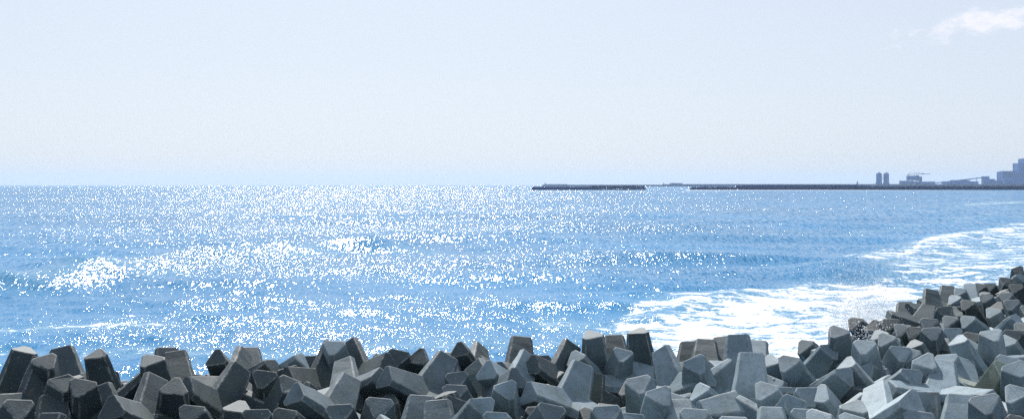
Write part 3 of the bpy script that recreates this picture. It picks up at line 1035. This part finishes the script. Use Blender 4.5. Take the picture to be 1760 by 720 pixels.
def loc_arm(D, px0, px1, py, parent, seed, top=None):
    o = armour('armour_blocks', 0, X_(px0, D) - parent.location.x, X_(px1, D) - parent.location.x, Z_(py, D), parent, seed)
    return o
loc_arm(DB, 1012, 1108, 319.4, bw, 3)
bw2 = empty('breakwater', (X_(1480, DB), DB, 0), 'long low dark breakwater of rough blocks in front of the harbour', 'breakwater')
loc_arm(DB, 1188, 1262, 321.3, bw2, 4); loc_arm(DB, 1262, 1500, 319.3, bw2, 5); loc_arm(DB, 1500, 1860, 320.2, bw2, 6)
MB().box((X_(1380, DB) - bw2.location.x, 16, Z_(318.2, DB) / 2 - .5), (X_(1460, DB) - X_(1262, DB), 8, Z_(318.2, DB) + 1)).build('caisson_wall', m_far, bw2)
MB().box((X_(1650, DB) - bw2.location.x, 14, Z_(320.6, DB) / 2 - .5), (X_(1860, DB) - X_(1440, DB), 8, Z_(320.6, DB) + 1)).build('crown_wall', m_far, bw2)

# ------------------------------------------------------------------ the harbour, five kilometres away
D5 = 5000.0
def hb(mb, x0, x1, yt, yb=320.2, dep=40, dy=0):
    zt, zb = Z_(yt, D5), Z_(yb, D5)
    mb.box(((X_(x0, D5) + X_(x1, D5)) / 2 - mb.o[0], dy, (zt + zb) / 2), (X_(x1, D5) - X_(x0, D5), dep, zt - zb)); return mb
def HB(o):
    m = MB(); m.o = (o.location.x, 0); return m
mole = empty('harbour_mole', (X_(1300, D5), D5 + 9, 0), 'thin distant harbour mole on the horizon with a low hut on it', 'harbour wall')
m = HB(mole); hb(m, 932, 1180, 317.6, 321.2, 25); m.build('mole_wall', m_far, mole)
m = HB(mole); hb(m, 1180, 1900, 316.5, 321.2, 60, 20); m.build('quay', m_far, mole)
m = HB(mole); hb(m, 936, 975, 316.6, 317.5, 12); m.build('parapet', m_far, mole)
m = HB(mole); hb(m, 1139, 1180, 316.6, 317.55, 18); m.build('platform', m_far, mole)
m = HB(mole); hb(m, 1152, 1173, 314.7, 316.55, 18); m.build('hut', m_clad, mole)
def beacon(px, yt, yb, r_, label):
    o = empty('harbour_beacon', (X_(px, D5), D5 + 9, Z_(yb, D5)), label, 'beacon', 'harbour beacons')
    h = Z_(yt, D5) - Z_(yb, D5)
    MB().cyl((0, 0, 0), r_ * 2.2, h * .18, r_ * 1.6, 12).build('base', m_far, o)
    MB().cyl((0, 0, h * .18), r_, h * .6, r_ * .75, 12).build('tower', m_far, o)
    MB().cyl((0, 0, h * .78), r_ * 1.2, h * .04, None, 12).cyl((0, 0, h * .82), r_ * .6, h * .14, r_ * .3, 12).build('lantern', m_dark, o)
beacon(937, 313.8, 316.6, 1.6, 'tiny beacon standing at the seaward end of the distant mole')
beacon(1141, 313.6, 316.6, 1.2, 'thin beacon beside the low hut on the distant mole')
beacon(1474.5, 310.6, 316.5, 2.6, 'small beacon tower on the quay before the twin silos')
# twin silos
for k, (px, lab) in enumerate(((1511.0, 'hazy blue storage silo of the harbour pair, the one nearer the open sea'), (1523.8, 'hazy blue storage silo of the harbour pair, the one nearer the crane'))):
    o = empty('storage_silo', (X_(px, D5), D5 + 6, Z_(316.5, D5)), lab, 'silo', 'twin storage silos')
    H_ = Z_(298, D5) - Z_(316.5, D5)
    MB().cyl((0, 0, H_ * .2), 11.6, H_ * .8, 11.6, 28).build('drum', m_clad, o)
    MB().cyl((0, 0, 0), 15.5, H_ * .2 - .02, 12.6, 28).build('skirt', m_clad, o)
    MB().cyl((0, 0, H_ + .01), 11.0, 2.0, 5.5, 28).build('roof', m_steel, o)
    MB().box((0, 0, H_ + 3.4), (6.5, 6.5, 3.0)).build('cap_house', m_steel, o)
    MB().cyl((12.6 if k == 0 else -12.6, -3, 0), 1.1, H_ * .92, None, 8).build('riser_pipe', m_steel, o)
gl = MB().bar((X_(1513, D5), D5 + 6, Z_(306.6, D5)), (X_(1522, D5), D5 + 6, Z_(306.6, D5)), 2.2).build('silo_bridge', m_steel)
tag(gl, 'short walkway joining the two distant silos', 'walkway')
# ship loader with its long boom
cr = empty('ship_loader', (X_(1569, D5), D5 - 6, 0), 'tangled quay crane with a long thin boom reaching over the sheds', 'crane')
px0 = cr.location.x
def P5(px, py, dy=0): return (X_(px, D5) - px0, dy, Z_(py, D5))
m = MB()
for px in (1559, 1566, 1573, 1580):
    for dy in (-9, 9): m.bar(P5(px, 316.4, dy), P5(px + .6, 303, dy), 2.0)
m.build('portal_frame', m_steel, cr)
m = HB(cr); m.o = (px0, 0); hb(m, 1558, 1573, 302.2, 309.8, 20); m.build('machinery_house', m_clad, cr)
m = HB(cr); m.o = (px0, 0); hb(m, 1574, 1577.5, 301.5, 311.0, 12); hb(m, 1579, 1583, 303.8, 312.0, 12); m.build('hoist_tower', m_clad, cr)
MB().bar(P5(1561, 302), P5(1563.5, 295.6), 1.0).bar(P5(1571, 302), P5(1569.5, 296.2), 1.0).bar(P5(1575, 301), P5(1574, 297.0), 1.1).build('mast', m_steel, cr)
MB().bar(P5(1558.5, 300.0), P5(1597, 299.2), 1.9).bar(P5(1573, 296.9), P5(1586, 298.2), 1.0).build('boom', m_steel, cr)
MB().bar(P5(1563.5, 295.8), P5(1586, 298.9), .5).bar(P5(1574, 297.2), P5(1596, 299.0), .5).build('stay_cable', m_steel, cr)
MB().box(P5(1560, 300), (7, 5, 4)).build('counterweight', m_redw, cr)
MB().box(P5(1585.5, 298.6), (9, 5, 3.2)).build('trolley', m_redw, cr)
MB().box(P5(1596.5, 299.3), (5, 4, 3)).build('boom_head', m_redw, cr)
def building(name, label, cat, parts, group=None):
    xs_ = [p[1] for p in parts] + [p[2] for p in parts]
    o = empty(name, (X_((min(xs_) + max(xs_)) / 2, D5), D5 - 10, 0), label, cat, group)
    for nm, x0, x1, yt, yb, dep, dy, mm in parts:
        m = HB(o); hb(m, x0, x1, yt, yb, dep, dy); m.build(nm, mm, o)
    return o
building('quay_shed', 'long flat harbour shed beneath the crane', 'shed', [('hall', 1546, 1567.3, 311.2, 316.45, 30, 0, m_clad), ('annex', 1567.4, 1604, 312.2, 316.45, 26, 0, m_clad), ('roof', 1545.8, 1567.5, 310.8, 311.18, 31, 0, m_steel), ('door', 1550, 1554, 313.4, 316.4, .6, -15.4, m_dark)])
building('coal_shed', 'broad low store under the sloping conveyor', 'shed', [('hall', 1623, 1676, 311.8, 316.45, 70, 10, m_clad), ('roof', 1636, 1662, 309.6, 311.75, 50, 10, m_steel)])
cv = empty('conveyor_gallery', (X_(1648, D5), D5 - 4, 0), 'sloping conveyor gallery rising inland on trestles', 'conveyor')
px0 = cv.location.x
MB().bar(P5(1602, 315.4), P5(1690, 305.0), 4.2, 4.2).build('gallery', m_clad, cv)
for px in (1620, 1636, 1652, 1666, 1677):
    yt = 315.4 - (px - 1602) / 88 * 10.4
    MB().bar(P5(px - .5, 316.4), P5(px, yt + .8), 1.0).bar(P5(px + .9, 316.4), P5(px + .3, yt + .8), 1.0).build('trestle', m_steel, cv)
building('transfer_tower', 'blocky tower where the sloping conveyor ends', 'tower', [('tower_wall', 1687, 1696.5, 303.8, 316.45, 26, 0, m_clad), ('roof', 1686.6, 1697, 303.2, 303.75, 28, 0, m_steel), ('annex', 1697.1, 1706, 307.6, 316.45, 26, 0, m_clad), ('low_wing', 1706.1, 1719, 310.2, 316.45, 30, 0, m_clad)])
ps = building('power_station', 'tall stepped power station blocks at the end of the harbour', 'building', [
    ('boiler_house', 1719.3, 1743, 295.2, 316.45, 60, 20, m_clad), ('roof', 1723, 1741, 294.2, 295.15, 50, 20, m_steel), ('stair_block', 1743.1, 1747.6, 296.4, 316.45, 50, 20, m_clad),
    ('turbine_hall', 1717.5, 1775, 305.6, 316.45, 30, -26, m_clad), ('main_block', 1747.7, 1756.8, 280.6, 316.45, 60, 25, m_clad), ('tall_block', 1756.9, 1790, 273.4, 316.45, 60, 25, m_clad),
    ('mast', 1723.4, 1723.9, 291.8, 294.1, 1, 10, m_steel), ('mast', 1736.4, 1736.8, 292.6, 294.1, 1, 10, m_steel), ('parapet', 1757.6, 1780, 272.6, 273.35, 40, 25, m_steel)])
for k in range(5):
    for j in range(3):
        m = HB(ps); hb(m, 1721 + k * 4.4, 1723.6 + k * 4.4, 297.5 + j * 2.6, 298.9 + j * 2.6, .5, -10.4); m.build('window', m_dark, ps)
# ------------------------------------------------------------------ spray thrown up where the waves hit the bank
m_spray, nt, out = mat('spray_water')
df = N(nt, 'ShaderNodeBsdfDiffuse', {'Color': (0.93, 0.95, 0.97, 1)}); tr = N(nt, 'ShaderNodeBsdfTranslucent', {'Color': (0.93, 0.95, 0.97, 1)})
b = N(nt, 'ShaderNodeMixShader', {0: 0.6, 1: df.outputs[0], 2: tr.outputs[0]}); nt.links.new(b.outputs[0], out.inputs[0])
def spray(n, seed):
    r = np.random.RandomState(seed); pts = []
    def plume(px, py, zb, n, wx, h, wy):
        c = at(px, py, zb)
        g = np.abs(r.normal(0, 1, n)) * h * .55
        spread = .55 + g / h * .5
        pts.append(np.stack([c.x + r.normal(0, wx, n) * spread, c.y + r.normal(0, wy, n), zb + g], -1))
    plume(1478, 566, .7, 14000, 1.2, 2.5, 1.2); plume(1512, 560, .6, 9000, 1.2, 1.9, 1.2); plume(1450, 572, .5, 4000, 1.4, .9, 1.2)
    plume(1492, 590, 1.9, 1000, .6, .9, .5)
    plume(1395, 610, .5, 350, .5, .6, .4); plume(1560, 545, .6, 1500, 1.3, .9, 1)
    P_ = np.concatenate(pts); k = len(P_)
    sz = r.lognormal(math.log(.0095), .5, k)
    tet = np.array([(1, 1, 1), (1, -1, -1), (-1, 1, -1), (-1, -1, 1)]) * .8
    co = (P_[:, None, :] + tet[None] * sz[:, None, None]).reshape(-1, 3)
    base = np.arange(k)[:, None, None] * 4
    f = (base + np.array([(0, 1, 2), (0, 3, 1), (0, 2, 3), (1, 3, 2)])[None]).reshape(-1, 3)
    return mesh_np('sea_spray', co, f, m_spray)
tag(link('sea_spray', spray(0, 9)), 'white spray bursting over the wet blocks at the water edge', 'sea spray', kind='stuff')
# ------------------------------------------------------------------ the air
m_air, nt, out = mat('air'); v = N(nt, 'ShaderNodeVolumePrincipled', {'Color': (0.52, 0.73, 1.0, 1), 'Density': 0.00006, 'Anisotropy': 0.25})
nt.links.new(v.outputs[0], out.inputs['Volume'])
tag(MB().box((0, 0, 64), (31000, 31000, 136)).build('haze', m_air), kind='stuff')
# ------------------------------------------------------------------ render settings
S.view_settings.view_transform = 'Standard'; S.view_settings.look = 'None'
S.view_settings.gamma = 1; S.view_settings.use_curve_mapping = False
S.view_settings.exposure = 0.35
S.cycles.use_denoising = False
S.cycles.max_bounces = 6
S.cycles.sample_clamp_indirect = 6
